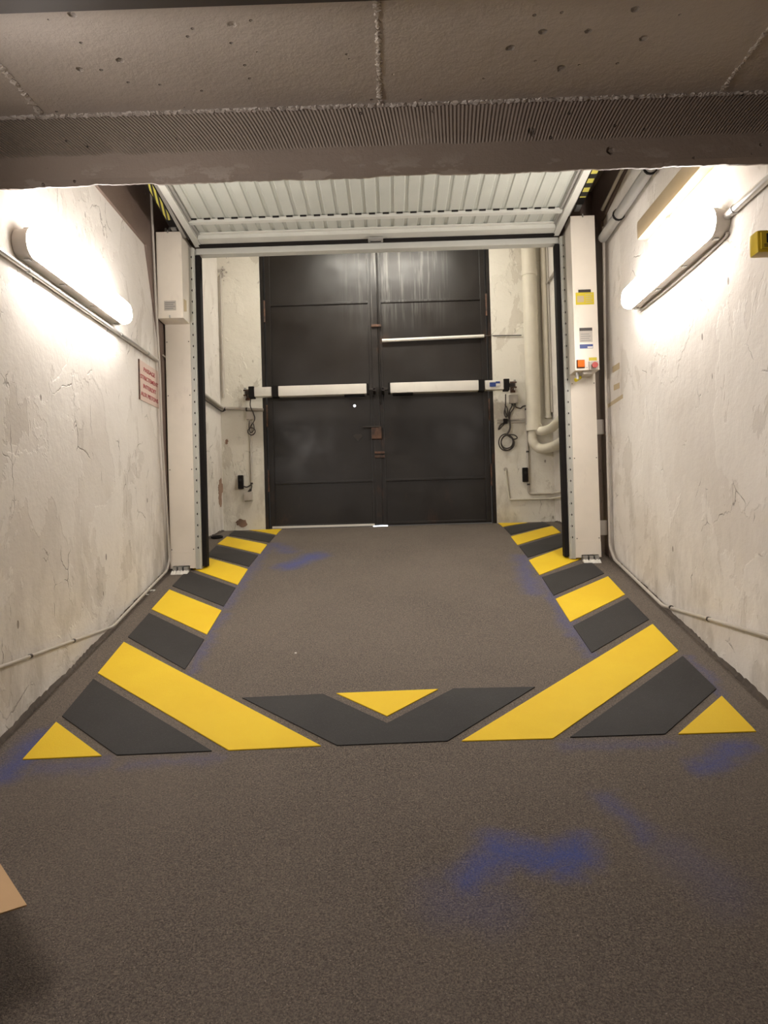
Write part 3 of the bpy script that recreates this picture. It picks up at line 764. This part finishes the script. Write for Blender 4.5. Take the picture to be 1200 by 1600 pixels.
# lamp lighting the near part of the garage and the one over the rear bay
lamp(-1, XL, .75, 2.05, EYE+1.30, 'long glowing tube lamp on the left wall behind the viewpoint', M['lampN'])
t = thing('ceiling_lamp', (0, 6.45, CEIL_B), 'tube lamp on the ceiling of the rear bay behind the gate', 'lamp')
MB().box((-.65, 6.40, CEIL_B-.04), (.65, 6.50, CEIL_B-.001), .005).build('housing', M['whiteplastic'], t)
MB().box((-.64, 6.39, CEIL_B-.10), (.64, 6.51, CEIL_B-.041), .02).build('diffuser', M['lampB'], t)

# ---------------------------------------------------------------- conduits on the side walls
def pipe(name, pts, r, m, label, cat='pipe', rr=.05, clips=None, clipm='dark', seg=12):
    P = rounded(pts, rr); mid = P[len(P)//2]
    t = thing(name, mid, label, cat)
    MB().tube(P, r, seg).build('tube', M[m], t, True)
    for q, axis in (clips or []):
        q = Vector(q); ax = Vector(axis).normalized()*.008
        MB().tube([q-ax, q+ax], r*1.22, seg).build('clip', M[clipm], t, True)
    return t
x = XL+.018
p1 = onX(20, 392, x); p2 = onX(248, 560, x)
print('cond', p1, p2)
zc = zL-.10
pipe('conduit', [(x, 2.6, zc), (x, p2.y, zc)], .012, 'alu', 'bright metal conduit running along the left wall under the glowing lamp', 'conduit', clips=[((x, LY0+.12, zc), (0, 1, 0)), ((x, LY1+.05, zc), (0, 1, 0)), ((x, p2.y-.25, zc), (0, 1, 0))], clipm='galv')
x = XL+.03
q = [onX(236, 300, x), onX(244, 480, x), onX(249.5, 580, x)]
pipe('conduit', [(x, q[0].y, CEIL_T-.02), q[0], q[1], q[2], onX(253, 680, x), (x, 5.40, fz(5.4)+.10), (x, 5.33, fz(5.33)+.035), (x, 4.28, fz(4.28)+.03), (x, 2.9, fz(4.28)+.035)], .0085, 'greypipe',
     'thin grey conduit down the left wall corner, then along the wall foot', 'conduit', rr=.03,
     clips=[((x, 3.75, fz(4.28)+.032), (0, 1, 0)), ((x, 3.3, fz(4.28)+.034), (0, 1, 0))])
x = XR-.03
pipe('conduit', [(x, 5.30, EYE+2.1), (x, 5.36, EYE+1.2), (x, 5.40, fz(5.4)+.10), (x, 5.30, fz(5.3)+.035), (x, 4.38, fz(4.38)+.03), (x, 2.9, fz(4.38)+.035)], .010, 'greypipe',
     'thin grey conduit down the right wall corner, then along the wall foot', 'conduit', rr=.03,
     clips=[((x, 3.75, fz(4.38)+.032), (0, 1, 0)), ((x, 4.25, fz(4.38)+.034), (0, 1, 0)), ((x, 5.385, EYE+.62), (0, 0, 1)), ((x, 5.37, EYE+1.3), (0, 0, 1))])
x = XR-.02
a = onX(1129, 344, x); c = onX(1200, 275, x); print('rc', a, c)
pipe('conduit', [(x, 2.5, a.z), (x, a.y-.04, a.z)], .018, 'alu', 'grey metal conduit leading to the near end of the right glowing lamp', 'conduit', clips=[((x, a.y-.12, a.z), (0, 1, 0))], clipm='galv')
tcab = thing('lamp_cable', (x, RY0, zR-.07), 'thin grey cable hanging along the underside of the right glowing lamp', 'cable')
MB().tube(curve([(XR-.014, a.y-.04, a.z), (XR-.010, a.y+.02, a.z-.05), (XR-.010, RY0+.06, zR-.075), (XR-.010, (RY0+RY1)/2, zR-.088), (XR-.010, RY1-.06, zR-.078)]), .006, 8).build('cable', M['greypipe'], tcab, True)
# upper right trunking with clips
x = XR-.05
a = onX(1016, 262, x); c = onX(942, 372, x); print('trunk', a, c)
zt = (a.z+c.z)/2
pipe('pipe', [(x, 3.12, a.z+(a.z-c.z)*.6), (x, a.y, a.z), (x, c.y, c.z)], .034, 'galv', 'grey pipe with black clips high on the right wall above the old lamp', 'pipe', clips=[(a, (a-c)), (a.lerp(c, .62), (a-c))], clipm='rubber')
x2 = XR-.035
pipe('pipe', [(x2, 3.36, EYE+2.46), (x2, 4.7, EYE+2.31), (x2, 5.3, EYE+2.225)], .012, 'pipe', 'thin cream pipe running above the thick clipped pipe on the right wall', 'pipe')
pipe('conduit', [(XL+.03, 5.36, EYE+1.28), (-1.645, YC+.03, EYE+1.28)], .006, 'greypipe', 'short thin tube linking the left wall conduit to the gate column', 'conduit')

# ---------------------------------------------------------------- sign on the left wall
x = XL+.001
A = onX(216, 564.5, x); B = onX(246, 577, x); C_ = onX(248.3, 638, x); D = onX(218.6, 625, x)
print('sign', A, B, C_, D)
ya, yb_ = (A.y+D.y)/2, (B.y+C_.y)/2; zt_, zb_ = (A.z+B.z)/2, (C_.z+D.z)/2
t = thing('notice_board', (x, (ya+yb_)/2, zb_), 'pink sign with red capital letters on the left wall near the gate', 'sign')
MB().box((x, ya, zb_), (x+.004, yb_, zt_)).build('board', M['signpink'], t)
hh = zt_-zb_; ww = yb_-ya
for i, (s_, w_) in enumerate((('PASSAGE', .58), ('STRICTEMENT', .92), ('INTERDIT', .66), ('AUX PIETONS', .90))):
    add_text(s_, hh*.15, (x+.0048, (ya+yb_)/2-.0*ww, zt_-hh*(.19+.215*i)), (0, 1, 0), (0, 0, 1), M['signred'], t, 'lettering', ww*w_)
MB().box((x, ya-.012, zb_), (x+.007, ya, zt_)).build('frame_edge', M['rust'], t)

# yellow box at the right edge
yb2 = 2.86; a = onY(1183.5, 376, yb2); zt2 = onY(1195, 358.5, yb2).z; zb2 = onY(1195, 394, yb2).z
t = thing('call_box', (XR, yb2+.03, zb2), 'yellow plastic box with dark square window on the right wall', 'wall box')
MB().box((a.x, yb2, zb2), (XR-.012, yb2+.07, zt2), .014).build('housing', M['yellowbox'], t, True)
MB().box((a.x+.012, yb2-.007, zb2+.012), (XR-.03, yb2, zt2-.012), .003).build('cover', M['yellowbox'], t, True)
MB().box((a.x+.032, yb2-.010, zb2+.034), (a.x+.09, yb2-.006, zt2-.018), .002).build('window_pane', M['darkhole'], t)
MB().box((XR-.02, yb2+.01, zb2+.01), (XR-.0005, yb2+.06, zt2-.01), .002).build('mounting_foot', M['dark'], t)
for k in range(2): MB().box((a.x+.022, yb2-.009, zb2+.020+.007*k), (XR-.04, yb2-.0068, zb2+.0225+.007*k)).build('ridge', M['rust'], t)

# tan tape remnants
for (p, q, hgt, lb) in (((949, 635), (973, 619), .014, 'slanting strip of tan tape stuck on the right wall near the gate'), ((959, 606), (968, 602), .02, 'small tan tape scrap just above the slanting tape strip'), ((957, 578), (968, 571), .022, 'small tan tape scrap, highest of the three beside the gate')):
    a = onX(*p, XR-.001); c = onX(*q, XR-.001)
    b = MB().prism([(XR-.0015, a.y, a.z-hgt), (XR-.0015, c.y, c.z-hgt), (XR-.0015, c.y, c.z+hgt), (XR-.0015, a.y, a.z+hgt)], (.0013, 0, 0)).build('tape_scrap', M['tan'])
    setp(b, lb, 'tape')

# ---------------------------------------------------------------- back wall services, right side
yw = YB-.005
def W(px, py, off=.0): return onY(px, py, YB-off)
pt_ = W(829, 500, .075); px_ = pt_.x
e1 = [(px_, YB-.075, CEIL_B-.01), (px_, YB-.075, EYE+.90)]
t = thing('drain_pipe', (px_, YB-.075, EYE+.8), 'thick cream vertical drain pipe on the back wall right of the doors', 'pipe')
MB().tube(e1, .070, 20).build('vertical_pipe', M['pipe'], t, True)
MB().tube([(px_, YB-.075, EYE+.93), (px_, YB-.075, EYE+.87)], .078, 20).build('collar', M['pipe'], t, True)
MB().tube([(px_, YB-.075, EYE+2.45), (px_, YB-.075, EYE+2.40)], .077, 20).build('collar', M['pipe'], t, True)
MB().tube(curve([(px_-.01, YB-.075, EYE+.88), (px_-.012, YB-.08, EYE+.76), (px_+.05, YB-.12, EYE+.69), (XR-.06, YB-.30, EYE+.69), (XR-.06, YB-.7, EYE+.70), (XR-.06, 5.8, EYE+.74)]), .047, 16).build('lower_branch', M['pipe'], t, True)
MB().tube(curve([(px_+.03, YB-.09, EYE+.92), (px_+.05, YB-.12, EYE+.86), (XR-.07, YB-.26, EYE+.87), (XR-.06, YB-.6, EYE+.90), (XR-.06, 5.8, EYE+.95)]), .044, 16).build('upper_branch', M['pipe'], t, True)
c = W(851.5, 500, .035)
pipe('pipe', [(c.x, YB-.035, CEIL_B-.01), (c.x, YB-.035, EYE+.995)], .030, 'pipe', 'medium cream vertical pipe between the thick drain pipe and the corner', 'pipe', clips=[((c.x, YB-.035, EYE+1.01), (0, 0, 1))], clipm='pipe')
pipe('pipe', [(XR-.012, YB-.06, CEIL_B-.01), (XR-.012, YB-.06, EYE+1.05)], .011, 'greypipe', 'thin vertical pipe tight in the rear right corner', 'pipe')
a = onX(853, 445, XR-.02); c = onX(872, 416, XR-.02)
pipe('conduit', [a, c, c+(c-a)*1.2], .012, 'greypipe', 'short slanting conduit on the side wall of the rear bay, upper right', 'conduit', clips=[(a, (1, 0, 0))])
a = W(822, 634, .012); b_ = W(828, 772, .012); 
pipe('conduit', [(a.x, YB-.012, a.z), (a.x, YB-.012, b_.z), (XR-.03, YB-.012, b_.z), (XR-.015, 5.9, b_.z)], .012, 'greypipe', 'grey conduit down beside the drain pipe then turning towards the right wall', 'conduit', rr=.04,
     clips=[((a.x, YB-.012, W(822, 640).z), (0, 0, 1)), ((a.x, YB-.012, W(822, 706).z), (0, 0, 1)), ((a.x, YB-.012, W(825, 757).z), (0, 0, 1))])
a = W(790, 734, .012); c = W(796, 781, .012)
t = pipe('conduit', [(a.x, YB-.012, a.z), (c.x, YB-.012, c.z), (XR-.05, YB-.012, c.z), (XR-.04, 5.9, c.z)], .009, 'pipe', 'thin cream conduit low right of the doors, rising to a round plate', 'conduit', rr=.02)
MB().cyl((a.x, YB-.02, a.z+.005), (a.x, YB-.001, a.z+.005), .018, 14).build('round_plate', M['greyplastic'], t, True)
c = W(820, 742)
t = thing('photocell', (c.x, YB-.02, c.z), 'black photocell on the back wall right of the doors, beside the conduit', 'sensor')
MB().box((c.x-.027, YB-.045, c.z-.07), (c.x+.027, YB-.001, c.z+.07), .008).build('housing', M['rubber'], t, True)
MB().cyl((c.x, YB-.047, c.z+.02), (c.x, YB-.044, c.z+.02), .014, 14).build('lens', M['darkhole'], t, True)
c = W(801.5, 624)
t = thing('junction_box', (c.x, YB-.02, c.z-.04), 'grey junction box under the bracket of the right closer arm', 'junction box')
MB().box((c.x-.042, YB-.05, c.z-.045), (c.x+.042, YB-.001, c.z+.04), .006).build('box', M['greyplastic'], t, True)
MB().cyl((c.x+.015, YB-.025, c.z-.045), (c.x+.015, YB-.025, c.z-.065), .01, 10).build('cable_gland', M['cable'], t, True)
zj = c.z; xj = c.x
pk = [(xj+.015, YB-.025, zj-.06), W(806, 636, .02), W(813, 638, .02), W(817, 635, .02), W(822, 634, .015)]
o = MB().tube(curve(pk), .006, 8).build('cable', M['cable'], None, True); setp(o, 'short dark wavy cable from the junction box to the conduit, right of the doors', 'cable')
# rail with saddles
a = W(777, 659); c = W(820, 656)
t = thing('mounting_rail', ((a.x+c.x)/2, YB-.01, a.z), 'short metal rail on the back wall that the coiled cable hangs from', 'rail')
MB().box((a.x, YB-.02, a.z-.02), (c.x, YB-.001, a.z-.004), .002).build('rail', M['greypipe'], t)
MB().box((a.x, YB-.02, a.z+.008), (c.x, YB-.001, a.z+.022), .002).build('rail', M['greypipe'], t)
MB().box((W(786, 659).x, YB-.035, a.z-.025), (W(794, 659).x-.01, YB-.02, a.z+.025), .004).build('clamp', M['rubber'], t)
zr_ = a.z
# cable coil
t = thing('cable_coil', W(793, 692, .03), 'coil of dark cable hanging on the back wall right of the doors', 'cable coil')
cc = W(792.5, 691, .03)
b = MB()
for k, (r_, ox, oz) in enumerate(((.078, -.012, 0), (.070, .004, -.006), (.062, -.004, .004))):
    P = [cc+Vector((ox+r_*math.cos(a_)*.92, -.006*k+.008*math.sin(2*a_), oz+r_*math.sin(a_)*1.05)) for a_ in [2*PI*i/28 for i in range(28)]]
    b.tube(P, .006, 8, closed=True)
b.build('loops', M['cable'], t, True)
MB().tube(curve([cc+Vector((.0, 0, .075)), cc+Vector((.07, 0, .07)), cc+Vector((.10, 0, .04)), cc+Vector((.06, 0, .03)), cc+Vector((.0, 0, .07))]), .006, 8).build('tail_loop', M['cable'], t, True)
MB().tube(curve([cc+Vector((0, 0, .075)), W(797, 668, .035), W(795, 650, .03), W(796, 643, .03)]), .009, 8).build('hanging_tail', M['cable'], t, True)
t = thing('cable_loops', W(792, 645, .03), 'tangled dark cables looped below the right closer arm', 'cable')
for P in ([W(790, 616, .1), W(790, 630, .04), W(789.5, 642, .03), W(793, 650, .03), W(797, 640, .03), W(800, 634, .03), W(799, 629, .02)],
          [W(789, 632, .03), W(793, 640, .03), W(791, 652, .03), W(788, 645, .03), W(790, 634, .03)],
          [W(794, 655, .03), W(783, 668, .015), W(779, 671, .015), W(782, 664, .015), W(793, 657, .03)],
          [W(800, 630, .02), W(803, 637, .03), W(798, 645, .03), W(796, 656, .03)]):
    MB().tube(curve(P), .0055, 8).build('cable', M['cable'], t, True)

# ---------------------------------------------------------------- back wall services, left side
c = W(341, 430); e = W(341, 622)
t = pipe('conduit', [(XL+.03, YB-.012, c.z), (XL+.03, YB-.012, e.z)], .011, 'greypipe', 'grey vertical conduit in the rear left corner, ending in a ragged plaster hole', 'conduit')
b = MB()
for k in range(26):
    q = bmesh.ops.create_icosphere(b.bm, subdivisions=1, radius=random.uniform(.006, .016)); o_ = Vector((XL+.045+random.gauss(0, .022), YB-.004, c.z+.02+random.gauss(0, .035)))
    for v in q['verts']: v.co += o_
o = b.build('plaster_rubble', M['greyplastic']); setp(o, 'ragged lump of loose plaster around the conduit top in the rear left corner', 'plaster lump', kind='stuff')
s0 = onX(316, 614, XL+.02); s1 = W(338, 638, .02); s2 = W(400, 641, .015)
pipe('conduit', [(XL+.02, 5.7, s0.z+.02), (XL+.02, s0.y, s0.z), (XL+.02, YB-.02, s1.z), (W(412, 641).x, YB-.02, s2.z+.0)], .016, 'greypipe', 'grey conduit coming round the rear left corner to the left closer arm', 'conduit', rr=.04,
     clips=[((W(352, 640).x, YB-.02, s1.z+(s2.z-s1.z)*.2), (1, 0, 0)), ((W(386, 640).x, YB-.02, s1.z+(s2.z-s1.z)*.65), (1, 0, 0))])
pipe('conduit', [(XL+.02, 5.7, s0.z-.06), (XL+.02, s0.y, s0.z-.045), (XL+.02, YB-.03, s1.z-.035), (W(352, 641).x, YB-.03, s1.z-.025)], .007, 'cable', 'thin dark cable under the conduit in the rear left corner', 'cable', rr=.04)
c = W(391.5, 650)
t = thing('junction_box', (c.x, YB-.02, c.z-.04), 'grey junction box on the back wall below the left closer arm', 'junction box')
MB().box((c.x-.037, YB-.045, c.z-.04), (c.x+.037, YB-.001, c.z+.04), .006).build('box', M['greyplastic'], t, True)
MB().cyl((c.x-.01, YB-.025, c.z-.04), (c.x-.01, YB-.025, c.z-.055), .009, 10).build('cable_gland', M['greyplastic'], t, True)
t = thing('cable_loops', W(393, 673, .03), 'small loop of thin dark cable hanging below the left closer arm', 'cable')
cc = W(393, 674, .03)
MB().tube([cc+Vector((.036*math.cos(a_), 0, .036*math.sin(a_))) for a_ in [2*PI*i/22 for i in range(22)]], .005, 8, closed=True).build('loop', M['cable'], t, True)
MB().tube(curve([W(392, 622, .1), W(391, 634, .05), W(396, 646, .055), W(398, 655, .05), W(393, 664, .03), W(389, 672, .03)]), .005, 8).build('cable', M['cable'], t, True)
MB().tube(curve([W(390, 657, .03), W(389, 668, .03), W(392, 676, .03), W(397, 671, .03), W(396, 662, .03)]), .005, 8).build('cable', M['cable'], t, True)
a = W(391, 660, .012); c = W(393.5, 757, .012)
pipe('conduit', [(a.x, YB-.012, a.z), (a.x, YB-.012, c.z)], .010, 'greypipe', 'grey vertical conduit between the junction box and the lower box, left of the doors', 'conduit', clips=[((a.x, YB-.012, c.z+.01), (0, 0, 1))])
c = W(377, 753.5)
t = thing('photocell', (c.x, YB-.02, c.z), 'black photocell on the back wall left of the doors', 'sensor')
MB().box((c.x-.026, YB-.045, c.z-.068), (c.x+.026, YB-.001, c.z+.068), .008).build('housing', M['rubber'], t, True)
MB().cyl((c.x, YB-.047, c.z+.02), (c.x, YB-.044, c.z+.02), .014, 14).build('lens', M['darkhole'], t, True)
MB().tube(curve([(c.x+.02, YB-.012, c.z-.04), W(386, 761, .012), W(393, 758, .02), W(392, 768, .02)]), .006, 8).build('lead', M['cable'], t, True)
c = W(389, 775.5)
t = thing('junction_box', (c.x, YB-.02, c.z-.04), 'pale square junction box low on the back wall, left of the doors', 'junction box')
MB().box((c.x-.042, YB-.045, c.z-.042), (c.x+.042, YB-.001, c.z+.042), .006).build('box', M['greyplastic'], t, True)
MB().tube([(c.x, YB-.02, c.z+.04), W(392, 764, .02)], .011, 8).build('cable_gland', M['cable'], t, True)

# bare brick showing through broken plaster
def patch(kind, cx, cz, w, h, n, seed, lb):
    rnd = random.Random(seed); P = []
    n *= 3; r_ = .9
    for i in range(n):
        a_ = 2*PI*i/n; r_ = min(1.15, max(.55, r_+rnd.uniform(-.2, .2))); P.append((cx+w*r_*math.cos(a_), cz+h*r_*math.sin(a_)))
    if kind == 'Y': b = MB().prism([(p, YB-.0035, q) for p, q in P], (0, .003, 0))
    else: b = MB().prism([(XL+.0005, p, q) for p, q in P], (.003, 0, 0))
    setp(b.build('bare_brick_patch', M['brick']), lb, 'plaster damage')
c = W(378, 816); patch('Y', c.x, c.z, .055, .045, 13, 3, 'reddish bare brick patch at the foot of the back wall left of the doors')
c = W(351, 690); patch('Y', c.x+.02, c.z, .022, .035, 11, 9, 'small dark gouge in the plaster of the back wall below the left conduit')
a = onX(341, 768, XL); patch('X', YB-.12, a.z, .11, .13, 17, 5, 'tall reddish bare brick patch on the side wall in the rear left corner')
# rubber ring and little bits on the floor
c = onF(339, 841)
P = [c+Vector((.045*math.cos(a_), .05*math.sin(a_), .010)) for a_ in [2*PI*i/24 for i in range(24)]]
for p in P: p.z = fz(p.y)+.011
setp(MB().tube(P, .010, 8, closed=True).build('rubber_ring', M['rubber'], None, True), 'black rubber ring lying on the floor in the rear left corner', 'ring')
def chip(px, py, r_, lb, seed):
    rnd = random.Random(seed); c = onF(px, py); n = 8
    P = [Vector((c.x+r_*rnd.uniform(.5, 1.2)*math.cos(2*PI*i/n)*1.3, c.y+r_*rnd.uniform(.5, 1.)*math.sin(2*PI*i/n), 0)) for i in range(n)]
    for p in P: p.z = fz(p.y)+.0005
    setp(MB().prism(P, (0, 0, .004)).build('paint_flake', M['whitebit']), lb, 'paint flake')
chip(238.5, 923, .018, 'white paint flake on the floor by the left wall, the larger of two', 1)
chip(229.5, 929.5, .009, 'tiny white paint flake on the floor by the left wall, the smaller of two', 2)
chip(462, 1021, .006, 'tiny white speck lying on the open floor beyond the chevron', 3)

# ---------------------------------------------------------------- cardboard box with open flap at the left edge
r = ray(42, 1416); hb = -.93; sc_ = hb/r.z; K = O+r*sc_
r2 = ray(0, 1351); K2 = O+r2*(hb/r2.z)
e1_ = (K2-K); e1_.z = 0; e1_.normalize(); e2_ = Vector((-e1_.y, e1_.x, 0))
if e2_.x > 0: e2_ = -e2_
print('box', K, K2, e1_, e2_)
t = thing('cardboard_box', K+e2_*.5+e1_*.2-Vector((0, 0, K.z-fz(K.y))), 'brown cardboard box by the left wall with its flap sticking out', 'box')
def sheet4(nm, a, b_, c, d, th):
    n = (b_-a).cross(d-a).normalized()*th
    MB().hexa([a, b_, c, d, a+n, b_+n, c+n, d+n]).build(nm, M['cardboard'], t)
Lf, Wb = .42, .36
f0 = K; f1 = K+e1_*Lf; g0 = K+e2_*.26; g1 = f1+e2_*.26
sheet4('flap', f0, f1, g1, g0, .004)
h0 = g0+e2_*Wb; h1 = g1+e2_*Wb
dn = lambda p: Vector((p.x, p.y, fz(p.y)+.002))
sheet4('side', g0, g1, dn(g1), dn(g0), .004)
sheet4('side', h0, h1, dn(h1), dn(h0), .004)
sheet4('side', g0, h0, dn(h0), dn(g0), .004)
sheet4('side', g1, h1, dn(h1), dn(g1), .004)
sheet4('base', dn(g0), dn(g1), dn(h1), dn(h0), .004)

# ---------------------------------------------------------------- camera, world, view
cam = bpy.data.cameras.new('camera'); co = bpy.data.objects.new('camera', cam); COL.objects.link(co)
R = Matrix((BX, BD, BU))    # rows: world axes in camera coordinates => maps camera to world
co.matrix_world = Matrix.Translation(O) @ R.to_4x4()
cam.sensor_fit = 'VERTICAL'; cam.sensor_height = 32.0; cam.sensor_width = 24.0; cam.lens = F/1600*32.0
cam.clip_start = .05
scene.camera = co
w = bpy.data.worlds.new('world'); scene.world = w; w.use_nodes = True
w.node_tree.nodes['Background'].inputs[0].default_value = (.9, .8, .7, 1); w.node_tree.nodes['Background'].inputs[1].default_value = .02
scene.view_settings.view_transform = 'Standard'; scene.view_settings.look = 'None'
scene.view_settings.exposure = 2.12; scene.view_settings.gamma = 1; scene.view_settings.use_curve_mapping = False
